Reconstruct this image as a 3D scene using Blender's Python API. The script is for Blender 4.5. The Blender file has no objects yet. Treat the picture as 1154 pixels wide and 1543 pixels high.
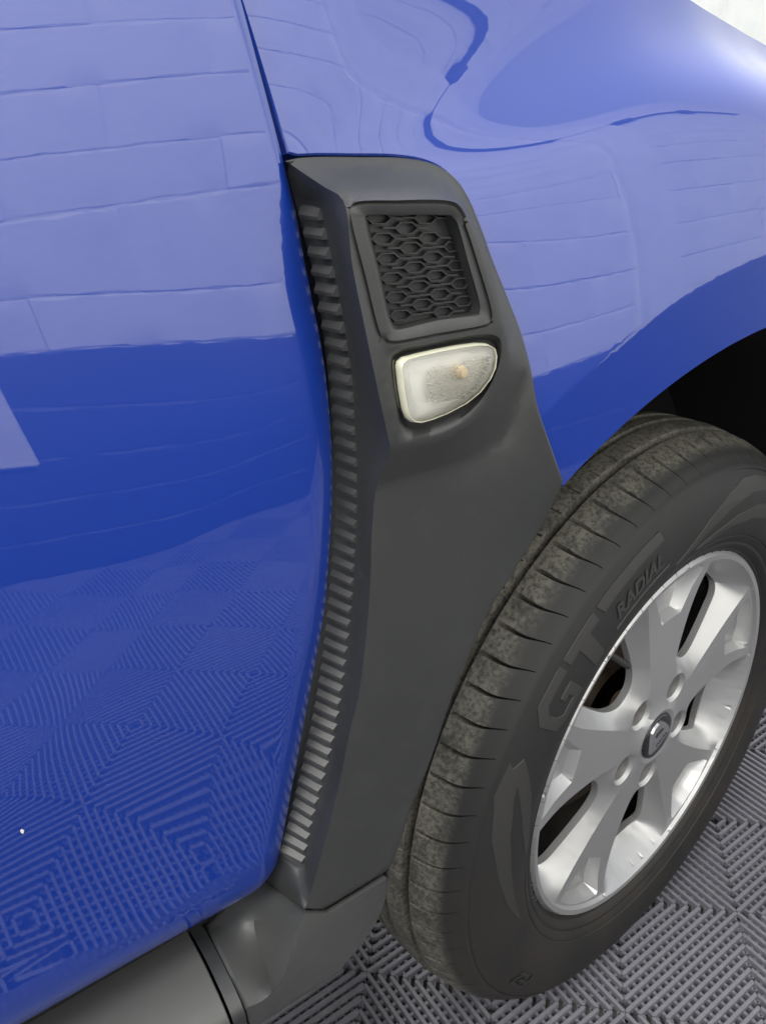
import bpy, bmesh, math, random
import numpy as np
from mathutils import Vector, Matrix
from mathutils.geometry import delaunay_2d_cdt
SC = bpy.context.scene
COL = SC.collection

# ---------------------------------------------------------------- camera
cam = bpy.data.cameras.new('camera'); cam_o = bpy.data.objects.new('camera', cam); COL.objects.link(cam_o)
cam_o.matrix_world = Matrix(((0.82359, 0.28357, -0.49121, -0.59977), (-0.56569, 0.34795, -0.74762, -0.37593), (-0.04109, 0.89360, 0.44697, 0.94153), (0, 0, 0, 1)))
cam.sensor_fit = 'HORIZONTAL'; cam.sensor_width = 36; cam.lens = 36.12; cam.clip_start = .01; cam.clip_end = 100
SC.camera = cam_o
# ---------------------------------------------------------------- light: a bright white workshop, ceiling lamps, pale surroundings
world = bpy.data.worlds.new('World'); SC.world = world; world.use_nodes = True
bg = world.node_tree.nodes['Background']; bg.inputs['Color'].default_value = (.93, .96, 1, 1); bg.inputs['Strength'].default_value = .88
def area(name, loc, target, sx, sy, power, col=(1, .97, .9)):
    l = bpy.data.lights.new(name, 'AREA'); l.shape = 'RECTANGLE'; l.size = sx; l.size_y = sy; l.energy = power; l.color = col
    o = bpy.data.objects.new(name, l); o.location = loc
    o.rotation_euler = (Vector(target) - Vector(loc)).to_track_quat('-Z', 'Y').to_euler(); COL.objects.link(o); return o
area('ceiling_lamp', (-.1, 1.0, 2.7), (.1, -.9, .6), 2.4, .6, 135)
area('ceiling_lamp', (-1.9, -.6, 2.7), (-1.0, -.9, 0), .9, 1.6, 38)
SC.view_settings.view_transform = 'Standard'; SC.view_settings.look = 'None'; SC.view_settings.exposure = .42; SC.view_settings.gamma = 1
# ---------------------------------------------------------------- materials
def mat(name, col, rough=.5, metal=0., noise=None, bump=None, coat=0., spec=.5, **kw):
    """noise = (scale, other colour, amount); bump = list of (scale, strength, distance)"""
    m = bpy.data.materials.new(name); m.use_nodes = True; nt = m.node_tree; b = nt.nodes['Principled BSDF']
    b.inputs['Base Color'].default_value = (*col, 1); b.inputs['Roughness'].default_value = rough; b.inputs['Metallic'].default_value = metal
    b.inputs['Specular IOR Level'].default_value = spec; b.inputs['Coat Weight'].default_value = coat; b.inputs['Coat Roughness'].default_value = .015
    for k, v in kw.items(): b.inputs[k.replace('_', ' ')].default_value = v
    tc = nt.nodes.new('ShaderNodeTexCoord')
    def ntex(s, det=4, r=.6):
        n = nt.nodes.new('ShaderNodeTexNoise'); n.inputs['Scale'].default_value = s; n.inputs['Detail'].default_value = det; n.inputs['Roughness'].default_value = r
        nt.links.new(tc.outputs['Object'], n.inputs['Vector']); return n
    if noise:
        layers = noise if isinstance(noise, list) else [noise]
        src = None
        for s, c2, lo, hi in layers:
            n = ntex(s); rp = nt.nodes.new('ShaderNodeMapRange'); rp.inputs['From Min'].default_value = lo; rp.inputs['From Max'].default_value = hi
            nt.links.new(n.outputs['Fac'], rp.inputs['Value'])
            mx = nt.nodes.new('ShaderNodeMix'); mx.data_type = 'RGBA'; mx.inputs['B'].default_value = (*c2, 1)
            if src is None: mx.inputs['A'].default_value = (*col, 1)
            else: nt.links.new(src, mx.inputs['A'])
            nt.links.new(rp.outputs['Result'], mx.inputs['Factor']); src = mx.outputs['Result']
        nt.links.new(src, b.inputs['Base Color'])
    if bump:
        prev = None
        for s, st, d in bump:
            n = ntex(s, 3); bp = nt.nodes.new('ShaderNodeBump'); bp.inputs['Strength'].default_value = st; bp.inputs['Distance'].default_value = d
            nt.links.new(n.outputs['Fac'], bp.inputs['Height'])
            if prev: nt.links.new(prev, bp.inputs['Normal'])
            prev = bp.outputs['Normal']
        nt.links.new(prev, b.inputs['Normal'])
    m['b'] = 1
    return m
M = {}
M['paint'] = mat('blue_car_paint', (.003, .032, .285), .35, coat=1.0, spec=.3, Coat_IOR=1.8, bump=[(70, .02, .0006)])
M['plastic'] = mat('charcoal_plastic', (.026, .027, .028), .44, spec=.75, bump=[(1100, .22, .0005)], noise=[(9, (.031, .032, .032), .35, .7), (45, (.034, .035, .035), .50, .72), (420, (.12, .12, .115), .775, .80)])
M['plastic_foot_lit'] = mat('charcoal_foot_plastic_lit', (.052, .053, .053), .44, spec=.75, bump=[(1100, .22, .0005)], noise=[(9, (.060, .061, .060), .35, .7), (420, (.12, .12, .115), .775, .80)])  # trim plastic lightened: light on the upturned foot put into the colour
M['plastic_rib_lit'] = mat('charcoal_rib_plastic_lit', (.056, .057, .060), .40, bump=[(2600, .1, .0004)], noise=(60, (.055, .056, .058), .4, .7))  # paler than the trim: brightness of the lit rib faces put into the colour
M['plastic_sill_lit'] = mat('sill_plastic_lit', (.080, .081, .080), .45, bump=[(2600, .12, .0004)], noise=(14, (.092, .093, .090), .35, .7))  # base raised for the light that the upward sill face catches
M['plastic_dark'] = mat('black_grille_plastic', (.030, .031, .033), .4)
M['black'] = mat('black_cavity_shade', (.004, .004, .005), .9)  # near-black colour standing in for shade in gaps and behind panels
M['liner'] = mat('black_liner', (.006, .006, .007), .8)
M['tile'] = mat('grey_floor_tile', (.215, .212, .245), .45, noise=[(3, (.17, .168, .195), .4, .65), (60, (.27, .265, .285), .55, .8), (260, (.10, .098, .10), .66, .74)])
M['floor_base'] = mat('floor_base', (.16, .155, .14), .8, noise=(12, (.06, .06, .055), .4, .65))
M['white_wall'] = mat('white_painted_block', (.82, .82, .79), .55, bump=[(60, .35, .004), (400, .25, .001)], noise=(9, (.74, .74, .71), .45, .75))
M['mortar'] = mat('grey_mortar', (.14, .145, .165), .7)
M['grey_wall'] = mat('grey_painted_block', (.045, .048, .06), .5, bump=[(60, .35, .004)], noise=(9, (.038, .04, .052), .45, .75))
M['rail'] = mat('dark_wall_rail', (.03, .04, .09), .5)
M['lamp_rim'] = mat('yellowed_clear_rim', (.66, .655, .52), .12, spec=.6, Subsurface_Weight=.0)
def clear(name, col, white, ior=1.45, rough=.03):
    m = bpy.data.materials.new(name); m.use_nodes = True; nt = m.node_tree; nt.nodes.clear()
    out = nt.nodes.new('ShaderNodeOutputMaterial'); t = nt.nodes.new('ShaderNodeBsdfTransparent'); g = nt.nodes.new('ShaderNodeBsdfGlossy'); fr = nt.nodes.new('ShaderNodeFresnel'); mx = nt.nodes.new('ShaderNodeMixShader')
    t.inputs['Color'].default_value = (*col, 1); g.inputs['Roughness'].default_value = rough; fr.inputs['IOR'].default_value = ior
    d = nt.nodes.new('ShaderNodeBsdfDiffuse'); d.inputs['Color'].default_value = (.9, .9, .87, 1); m2 = nt.nodes.new('ShaderNodeMixShader'); m2.inputs[0].default_value = white
    nt.links.new(t.outputs[0], m2.inputs[1]); nt.links.new(d.outputs[0], m2.inputs[2])
    nt.links.new(fr.outputs[0], mx.inputs[0]); nt.links.new(m2.outputs[0], mx.inputs[1]); nt.links.new(g.outputs[0], mx.inputs[2]); nt.links.new(mx.outputs[0], out.inputs[0]); return m
M['lens'] = clear('clear_lens', (.97, .97, .95), .04)
M['prism'] = clear('clear_prism', (1.0, .99, .96), .30, 1.25, .06)
M['reflector'] = mat('silvered_reflector', (.96, .96, .94), .3, metal=.08)
M['amber'] = mat('amber_bulb', (.92, .74, .52), .3)
M['alloy'] = mat('silver_alloy', (.50, .50, .505), .40, metal=.68, coat=.2, bump=[(1800, .05, .0003)])
M['alloy_dirty_shaded'] = mat('dusty_shaded_alloy', (.06, .052, .045), .7, metal=.2, noise=(20, (.03, .025, .02), .4, .7))  # dirt plus the shadow inside the wheel, both mixed into the colour
M['bolt'] = mat('rusty_bolt', (.12, .075, .045), .6, metal=.4, noise=(300, (.22, .15, .09), .45, .7))
M['seat'] = mat('dusty_bolt_seat', (.24, .17, .11), .65, noise=(200, (.18, .13, .09), .45, .7))
M['cap'] = mat('black_gloss_cap', (.018, .019, .022), .18)
M['chrome'] = mat('satin_chrome', (.62, .62, .63), .25, metal=.9)
M['rust'] = mat('rusty_disc', (.09, .060, .042), .6, metal=.3, noise=(40, (.05, .03, .02), .4, .7))
M['rubber_plain'] = mat('smooth_rubber', (.034, .0335, .032), .55)
def rubber():
    m = mat('tyre_rubber', (.026, .026, .026), .62, bump=[(900, .15, .0005)])
    nt = m.node_tree; b = nt.nodes['Principled BSDF']; tc = nt.nodes.new('ShaderNodeTexCoord')
    sx = nt.nodes.new('ShaderNodeSeparateXYZ'); nt.links.new(tc.outputs['Object'], sx.inputs[0])
    # distance from the axle: worn dusty tread outside, plain black wall inside, brown bloom near the rim
    def math_(op, a, b_=None):
        n = nt.nodes.new('ShaderNodeMath'); n.operation = op
        for i, q in enumerate((a, b_)):
            if q is None: continue
            if isinstance(q, (int, float)): n.inputs[i].default_value = q
            else: nt.links.new(q, n.inputs[i])
        return n.outputs[0]
    r = math_('SQRT', math_('ADD', math_('MULTIPLY', sx.outputs[0], sx.outputs[0]), math_('MULTIPLY', sx.outputs[2], sx.outputs[2])))
    def mr(v, a, b_):
        n = nt.nodes.new('ShaderNodeMapRange'); n.interpolation_type = 'SMOOTHSTEP'; n.inputs['From Min'].default_value = a; n.inputs['From Max'].default_value = b_; nt.links.new(v, n.inputs['Value']); return n.outputs['Result']
    def nz(s, det=6, ro=.65):
        n = nt.nodes.new('ShaderNodeTexNoise'); n.inputs['Scale'].default_value = s; n.inputs['Detail'].default_value = det; n.inputs['Roughness'].default_value = ro; nt.links.new(tc.outputs['Object'], n.inputs['Vector']); return n.outputs['Fac']
    def mix(f, A, B):
        n = nt.nodes.new('ShaderNodeMix'); n.data_type = 'RGBA'
        for k, q in (('Factor', f), ('A', A), ('B', B)):
            if isinstance(q, tuple): n.inputs[k].default_value = (*q, 1)
            else: nt.links.new(q, n.inputs[k])
        return n.outputs['Result']
    dust = math_('MULTIPLY', mr(nz(34), .22, .62), mr(nz(260), .30, .72))
    tread = math_('MULTIPLY', mr(r, .325, .3345), math_('ADD', .16, math_('MULTIPLY', dust, 1.5)))
    brown = math_('MULTIPLY', mr(math_('MULTIPLY', sx.outputs[2], -1.0), -.12, .12), math_('MULTIPLY', mr(nz(9), .3, .6), .8))
    c1 = mix(brown, (.015, .015, .0155), (.030, .025, .021))
    c2 = mix(tread, c1, (.145, .138, .115))
    spk = math_('MULTIPLY', mr(r, .330, .338), mr(nz(700, 2), .70, .78))
    c3 = mix(spk, c2, (.32, .30, .24))
    nt.links.new(c3, b.inputs['Base Color'])
    return m
M['rubber'] = rubber()
def sstep(a, b, t):
    t = min(1.0, max(0.0, (t - a) / (b - a)))
    return t * t * (3 - 2 * t)

def spline(pts):
    """monotone-ish cubic through (t, value) points, linear outside"""
    xs = [p[0] for p in pts]; ys = [p[1] for p in pts]; n = len(xs)
    d = [(ys[i + 1] - ys[i]) / (xs[i + 1] - xs[i]) for i in range(n - 1)]
    m = [d[0]] + [(d[i - 1] * (xs[i + 1] - xs[i]) + d[i] * (xs[i] - xs[i - 1])) / (xs[i + 1] - xs[i - 1]) for i in range(1, n - 1)] + [d[-1]]
    def f(t):
        if t <= xs[0]: return ys[0] + m[0] * (t - xs[0])
        if t >= xs[-1]: return ys[-1] + m[-1] * (t - xs[-1])
        i = 0
        while t > xs[i + 1]: i += 1
        h = xs[i + 1] - xs[i]; s = (t - xs[i]) / h
        return ((1 + 2 * s) * (1 - s) ** 2 * ys[i] + s * (1 - s) ** 2 * h * m[i]
                + s * s * (3 - 2 * s) * ys[i + 1] + s * s * (s - 1) * h * m[i + 1])
    return f

def smin(a, b, k):
    h = max(k - abs(a - b), 0.0) / k
    return min(a, b) - h * h * k * 0.25

# front edge of the door (x against height): the shut line
door_edge = spline([(.30, -.520), (.36, -.500), (.40, -.485), (.432, -.473), (.475, -.461), (.534, -.445), (.59, -.431), (.641, -.4195), (.679, -.411), (.725, -.4045),
                    (.76, -.4005), (.792, -.3985), (.831, -.3985), (.87, -.402), (.903, -.408), (.93, -.415), (.963, -.421), (.993, -.426), (1.12, -.448)])
door_prof = spline([(.40, .060), (.43, .028), (.45, .003), (.462, -.010), (.475, -.0165), (.49, -.0195), (.52, -.0220), (.62, -.0285), (.72, -.034), (.80, -.0365), (.88, -.035),
                    (.96, -.028), (1.04, -.016), (1.14, .006)])
door_bulge = spline([(.60, 0), (.68, 0), (.74, .001), (.80, .0035), (.86, .0068), (.90, .0080), (.94, .0074), (1.0, .0056), (1.08, .0030)])
def door_y(x, z):
    y = door_prof(z)
    e = door_edge(z) - x                       # distance back from the shut line
    y += 1.25 * sstep(-.68, -.40, x) * (door_bulge(z) - .003)
    q = .83 - .95 * (-.415 - x) - z             # swage line running down and back from the front edge
    y += .024 * (q * .5 + (q * q * .25 + .00008) ** .5) * sstep(.42, .60, z)
    rr = .002 + .022 * sstep(.945, .86, z)      # radius of the rolled front edge
    if e < rr:
        q = 1 - max(e, 0.0) / rr
        y += rr * .62 * (1 - (max(0.0, 1 - q * q)) ** .5)
    return y

wing_a = spline([(.60, -.034), (.70, -.034), (.80, -.032), (.93, -.024), (1.0, -.011), (1.08, .012), (1.2, .06)])
wing_peak = spline([(-.70, 0), (-.46, 0), (-.40, .06), (-.31, .26), (-.22, .47), (-.13, .66), (-.07, .90), (.0, 1.45), (.08, 2.2), (.16, 2.9), (.30, 3.6), (.6, 4)])
wing_ridge = spline([(-.60, .88), (-.34, .930), (-.24, .953), (-.15, .972), (-.08, .972), (.0, .964), (.10, .955), (.30, .942), (.6, .92)])
wing_wid = spline([(-.60, .026), (-.12, .026), (.0, .023), (.1, .021), (.6, .020)])
def wing_y(x, z):
    r = (x * x + (z - .325) ** 2) ** .5
    q = r - .528
    if q < 0: f = -.058 + .03 * q
    else: f = -.058 + .17 * q + .75 * q * q
    y = smin(wing_a(z), f, .030)                # flat upper wing meeting the flared arch
    w = wing_wid(x)
    return y + wing_peak(x) * w * .8862 * (1 + math.erf((z - wing_ridge(x)) / w))   # the shoulder that turns up towards the bonnet
DATA = {
    'trim_top': [(-0.41477, -0.02658, 0.92938), (-0.40094, -0.02601, 0.92949), (-0.37454, -0.02566, 0.92809), (-0.35097, -0.02631, 0.92654), (-0.33535, -0.02795, 0.92384), (-0.32604, -0.02995, 0.92017), (-0.31882, -0.03261, 0.9143), (-0.31355, -0.03568, 0.90553), (-0.30786, -0.03967, 0.89015), (-0.30217, -0.04353, 0.8725), (-0.29455, -0.04794, 0.85215), (-0.28697, -0.05242, 0.8309), (-0.28179, -0.05658, 0.8091), (-0.27861, -0.06034, 0.78674), (-0.26898, -0.06264, 0.76139), (-0.25573, -0.06357, 0.73207)],
    'trim_gap': [(-0.41046, -0.02, 0.92362), (-0.40352, -0.012, 0.91002), (-0.39876, -0.009, 0.89526), (-0.39533, -0.008, 0.88002), (-0.39223, -0.008, 0.86077), (-0.3907, -0.008, 0.83529), (-0.39005, -0.008, 0.81238), (-0.3907, -0.008, 0.78862), (-0.39228, -0.008, 0.76396), (-0.39485, -0.008, 0.73843), (-0.39933, -0.008, 0.70764), (-0.40498, -0.008, 0.67566), (-0.41284, -0.008, 0.64298), (-0.42202, -0.008, 0.60931), (-0.43208, -0.008, 0.57446), (-0.44306, -0.008, 0.53844), (-0.45548, -0.008, 0.50159), (-0.46779, -0.006, 0.46426)],
    'strip_a': [(-0.4037, -0.014, 0.91165), (-0.40128, -0.013, 0.90399), (-0.39759, -0.0125, 0.88339), (-0.39548, -0.0125, 0.86289), (-0.39198, -0.0125, 0.83672), (-0.39131, -0.0125, 0.81407), (-0.39121, -0.0125, 0.78267), (-0.39257, -0.0125, 0.74828), (-0.39846, -0.0125, 0.71026), (-0.40562, -0.0125, 0.67073), (-0.41663, -0.0125, 0.61897), (-0.43021, -0.0125, 0.57205), (-0.44513, -0.0125, 0.52721), (-0.46197, -0.0125, 0.4837)],
    'strip_b': [(-0.40127, -0.03, 0.91122), (-0.39826, -0.0295, 0.89976), (-0.39495, -0.029, 0.88081), (-0.39179, -0.029, 0.86056), (-0.38958, -0.029, 0.8408), (-0.38769, -0.029, 0.82011), (-0.3876, -0.029, 0.78978), (-0.38837, -0.029, 0.75808), (-0.39177, -0.029, 0.72111), (-0.39683, -0.029, 0.68215), (-0.40592, -0.029, 0.63124), (-0.41648, -0.029, 0.5865), (-0.4268, -0.029, 0.55551), (-0.43842, -0.029, 0.52468), (-0.45214, -0.029, 0.48075)],
    'ridge_head': [(-0.41281, -0.026, 0.92842), (-0.4107, -0.036, 0.92391), (-0.40643, -0.046, 0.91825), (-0.40336, -0.056, 0.91305), (-0.40287, -0.06, 0.88498), (-0.39869, -0.062, 0.85365), (-0.39297, -0.062, 0.82203), (-0.38562, -0.06, 0.78991)],
    'ridge_low': [(-0.38562, -0.06, 0.78991), (-0.38553, -0.054, 0.77718), (-0.38735, -0.047, 0.76125), (-0.3904, -0.0455, 0.73727), (-0.39396, -0.0455, 0.69973), (-0.39968, -0.0455, 0.6604), (-0.40768, -0.0455, 0.61994), (-0.41449, -0.0455, 0.60078), (-0.42544, -0.0455, 0.56221), (-0.43978, -0.0455, 0.51866), (-0.45507, -0.046, 0.47902), (-0.46123, -0.0465, 0.4668)],
    'head_top': [(-0.40336, -0.056, 0.91305), (-0.38811, -0.0565, 0.9133), (-0.37344, -0.0565, 0.91248), (-0.35695, -0.056, 0.91151), (-0.34345, -0.0555, 0.90957), (-0.33619, -0.0575, 0.90601), (-0.32915, -0.0585, 0.89765), (-0.32027, -0.0595, 0.88027), (-0.31219, -0.06, 0.85987), (-0.30718, -0.0604, 0.84493), (-0.30418, -0.0605, 0.82967)],
    'head_low': [(-0.38562, -0.06, 0.78991), (-0.37422, -0.0605, 0.78826), (-0.36381, -0.061, 0.78807), (-0.34563, -0.0615, 0.78952), (-0.32978, -0.0615, 0.79438), (-0.31572, -0.061, 0.80366), (-0.30707, -0.0605, 0.81382), (-0.30418, -0.0605, 0.82967)],
    'foot': [(-0.38735, -0.047, 0.76125), (-0.36866, -0.0485, 0.76169), (-0.34582, -0.05, 0.76158), (-0.31925, -0.0515, 0.76245), (-0.29703, -0.053, 0.77217), (-0.29043, -0.0545, 0.78667), (-0.28737, -0.055, 0.8018)],
    'frame_out': [(-0.40062, -0.0605, 0.90871), (-0.39909, -0.0605, 0.91026), (-0.37327, -0.0605, 0.90872), (-0.34621, -0.0605, 0.90616), (-0.34137, -0.0605, 0.90455), (-0.33746, -0.0605, 0.9004), (-0.32705, -0.0605, 0.87839), (-0.3156, -0.0605, 0.84806), (-0.31609, -0.0605, 0.84528), (-0.31929, -0.0605, 0.84408), (-0.3535, -0.0605, 0.84484), (-0.38048, -0.0605, 0.84555), (-0.384, -0.0605, 0.84657), (-0.38642, -0.0605, 0.84976), (-0.3931, -0.0605, 0.87646)],
    'frame_in': [(-0.39574, -0.06, 0.906), (-0.39425, -0.06, 0.90656), (-0.37304, -0.06, 0.90506), (-0.34748, -0.06, 0.90261), (-0.34281, -0.06, 0.90134), (-0.3401, -0.06, 0.89826), (-0.33287, -0.06, 0.87903), (-0.32395, -0.06, 0.8535), (-0.32461, -0.06, 0.84939), (-0.32795, -0.06, 0.84893), (-0.35305, -0.06, 0.85017), (-0.37833, -0.06, 0.84963), (-0.38202, -0.06, 0.85052), (-0.38398, -0.06, 0.85348), (-0.38992, -0.06, 0.87844)],
    'lamp_out': [(-0.38012, -0.0585, 0.83228), (-0.37935, -0.0585, 0.83463), (-0.37613, -0.0585, 0.83622), (-0.36768, -0.0585, 0.83645), (-0.3538, -0.0585, 0.83644), (-0.33944, -0.0585, 0.83599), (-0.32644, -0.0585, 0.83499), (-0.31879, -0.0585, 0.83349), (-0.31368, -0.0585, 0.83052), (-0.31217, -0.0585, 0.82591), (-0.31295, -0.0585, 0.81925), (-0.31673, -0.0585, 0.81312), (-0.32405, -0.0585, 0.80694), (-0.33462, -0.0585, 0.8023), (-0.34878, -0.0585, 0.79935), (-0.35981, -0.0585, 0.79827), (-0.36789, -0.0585, 0.79837), (-0.37227, -0.0585, 0.79987), (-0.37497, -0.0585, 0.80275), (-0.37702, -0.0585, 0.8081), (-0.37897, -0.0585, 0.81939)],
    'recess': [(-0.38449, -0.0605, 0.83601), (-0.38369, -0.0605, 0.83912), (-0.37905, -0.0605, 0.84044), (-0.36223, -0.0605, 0.84042), (-0.34109, -0.0605, 0.8402), (-0.32447, -0.0605, 0.83949), (-0.3149, -0.0605, 0.83757), (-0.30933, -0.0605, 0.83397), (-0.30814, -0.0605, 0.82856), (-0.30964, -0.0605, 0.82055), (-0.31373, -0.0605, 0.81219), (-0.32139, -0.0605, 0.80297), (-0.33336, -0.0605, 0.79553), (-0.34856, -0.0605, 0.79212), (-0.36329, -0.0605, 0.79111), (-0.37312, -0.0605, 0.79143), (-0.3771, -0.0605, 0.79334), (-0.37939, -0.0605, 0.79736), (-0.38155, -0.0605, 0.81183)],
    'recess_floor': [(-0.3788, -0.0555, 0.83307), (-0.37786, -0.0555, 0.8354), (-0.37429, -0.0555, 0.83667), (-0.35851, -0.0555, 0.83672), (-0.33699, -0.0555, 0.8363), (-0.32102, -0.0555, 0.83525), (-0.31324, -0.0555, 0.83345), (-0.30862, -0.0555, 0.82995), (-0.30748, -0.0555, 0.82551), (-0.30843, -0.0555, 0.81774), (-0.3124, -0.0555, 0.81001), (-0.3202, -0.0555, 0.80274), (-0.33112, -0.0555, 0.79762), (-0.34549, -0.0555, 0.79468), (-0.3576, -0.0555, 0.794), (-0.36669, -0.0555, 0.79389), (-0.37162, -0.0555, 0.79601), (-0.37413, -0.0555, 0.79994), (-0.37638, -0.0555, 0.80939)],
    'prism': [(-0.35865, -0.0565, 0.82482), (-0.34332, -0.0565, 0.82619), (-0.32458, -0.0565, 0.82558), (-0.31133, -0.0565, 0.82491), (-0.31272, -0.0565, 0.81802), (-0.31946, -0.0565, 0.81092), (-0.32913, -0.0565, 0.80601), (-0.34341, -0.0565, 0.80452), (-0.35773, -0.0565, 0.8077)],
    'arch_in': [(-0.24837, -0.0575, 0.72733), (-0.26512, -0.05617, 0.70021), (-0.28821, -0.05483, 0.67224), (-0.30695, -0.0535, 0.64961), (-0.32514, -0.0535, 0.61902), (-0.34076, -0.0535, 0.58925), (-0.35505, -0.0535, 0.55362), (-0.36538, -0.0535, 0.53184), (-0.3764, -0.0535, 0.51195), (-0.38801, -0.0535, 0.48066), (-0.39501, -0.0535, 0.46717)],
    'joint': [(-0.47011, 0.006, 0.4487), (-0.46814, -0.008, 0.45175), (-0.46503, -0.028, 0.45865), (-0.46286, -0.0465, 0.46607), (-0.448, -0.0485, 0.45624), (-0.42741, -0.051, 0.45931), (-0.39754, -0.0535, 0.46279)],
    'foot_ridge': [(-0.46286, -0.0465, 0.46607), (-0.47362, -0.05, 0.45061), (-0.48237, -0.053, 0.43211), (-0.49112, -0.054, 0.41817), (-0.50507, -0.0545, 0.41379), (-0.51464, -0.0545, 0.41657)],
    'foot_light': [(-0.47011, 0.006, 0.4487), (-0.48285, -0.004, 0.43814), (-0.48855, -0.012, 0.42398), (-0.49074, -0.026, 0.41505), (-0.49354, -0.042, 0.41081)],
    'foot_bottom': [(-0.39757, -0.0535, 0.46211), (-0.40029, -0.0525, 0.43966), (-0.40919, -0.0505, 0.41359), (-0.42471, -0.049, 0.39604), (-0.44904, -0.048, 0.38161), (-0.4818, -0.048, 0.38299), (-0.50561, -0.048, 0.38328), (-0.51853, -0.048, 0.38252)],
    'foot_left': [(-0.51464, -0.0545, 0.41657), (-0.51532, -0.022, 0.42845), (-0.51431, 0.002, 0.42587), (-0.51335, 0.01, 0.42319)],
    'sill_top': [(-0.51291, 0.012, 0.4205), (-0.57169, 0.012, 0.41952), (-0.62437, 0.012, 0.41887), (-0.68237, 0.012, 0.41791)],
    'blue_low': [(5648.63642, 23960.11427, -26820.80041), (298.53929, 1931.75836, -2131.6777), (125.32236, 2097.00739, -2314.62561), (-129.47034, 2500.54798, -2761.65929)],
    'gap_line': [(-0.42434, -0.01896, 0.99296), (-0.41924, -0.02172, 0.96288), (-0.41354, -0.02312, 0.93014), (-0.40714, -0.01932, 0.90302), (-0.40307, -0.01995, 0.87068), (-0.40465, -0.02799, 0.83448), (-0.40694, -0.03151, 0.79909), (-0.40978, -0.03266, 0.76884), (-0.41434, -0.0328, 0.73699), (-0.42083, -0.03125, 0.69389), (-0.4284, -0.0289, 0.65718), (-0.4395, -0.02474, 0.6077), (-0.45311, -0.02172, 0.55609), (-0.46946, -0.0204, 0.50346), (-0.387, 0.33884, 0.0875), (4026.57404, 16696.09641, -18638.52997)],
    'arch': [(-0.25146, -0.05969, 0.72947), (-0.23747, -0.05967, 0.73833), (-0.21675, -0.0596, 0.75172), (-0.19526, -0.05959, 0.76198), (-0.16629, -0.05963, 0.77192), (-0.12865, -0.05969, 0.78125), (-0.08822, -0.05975, 0.78855), (-0.04064, -0.05981, 0.79256)],
    'crease': [(-0.24613, -0.05545, 0.81013), (-0.22377, -0.05577, 0.8186), (-0.19463, -0.05612, 0.82846), (-0.16399, -0.05674, 0.83533), (-0.12465, -0.05757, 0.84117), (-0.05458, -0.05819, 0.84537)],
    'hood': [(-0.06382, 0.024, 1.01159), (-0.01163, 0.035, 1.00335), (0.04076, 0.049, 0.997), (0.09951, 0.065, 0.99065)],
    'chip': [(-0.60479, -0.02884, 0.62531), (-0.6035, -0.02858, 0.62225), (-0.60487, -0.02832, 0.61903), (-0.60635, -0.02851, 0.62122), (-0.60631, -0.02877, 0.62435)],
    'emblem': [(-0.01829, -0.01356), (-0.02039, -0.0057), (-0.02115, 0.00409), (-0.0211, 0.01896), (-0.01668, 0.0241), (-0.00922, 0.02623), (-0.00174, 0.02499), (0.00705, 0.0184), (0.01501, 0.00882), (0.0184, 0.00143), (0.01202, -0.00334), (0.00324, -0.0083), (-0.00866, -0.01348)],
    'emblem_slot': [(-0.01358, 0.00957), (-0.01039, 0.01328), (-0.00188, 0.01479), (0.00253, 0.01316), (-0.00099, 0.01077), (-0.00731, 0.01016), (-0.01051, 0.00644)],
    'grid_node': [-0.0884, -0.0664, 0.0],
    'valve': [(-0.03927, 0.10377), (-0.0721, 0.13233)],
}
# ---------------------------------------------------------------- helpers
VEC = Vector
def link(o, parent=None):
    COL.objects.link(o)
    if parent is not None: o.parent = parent
    return o
def tag(o, label=None, cat=None, group=None, kind=None):
    if label: o['label'] = label
    if cat: o['category'] = cat
    if group: o['group'] = group
    if kind: o['kind'] = kind
    return o
def empty(name, loc=(0, 0, 0), parent=None):
    o = bpy.data.objects.new(name, None); o.location = loc; o.empty_display_size = .05
    return link(o, parent)
def meshobj(name, verts, faces, mat, parent=None, smooth=True, angle=35, normals=None, mats=None):
    me = bpy.data.meshes.new(name)
    me.from_pydata([tuple(map(float, v)) for v in verts], [], faces)
    me.materials.append(mat)
    me.polygons.foreach_set('use_smooth', [smooth] * len(me.polygons))
    if smooth and angle is not None and normals is None:
        me.set_sharp_from_angle(angle=math.radians(angle))
    me.update()
    return link(bpy.data.objects.new(name, me), parent)
def bmobj(name, bm, mat, parent=None, smooth=True, angle=35):
    me = bpy.data.meshes.new(name); bmesh.ops.recalc_face_normals(bm, faces=bm.faces); bm.to_mesh(me); bm.free()
    me.materials.append(mat)
    me.polygons.foreach_set('use_smooth', [smooth] * len(me.polygons))
    if smooth: me.set_sharp_from_angle(angle=math.radians(angle))
    return link(bpy.data.objects.new(name, me), parent)

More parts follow.
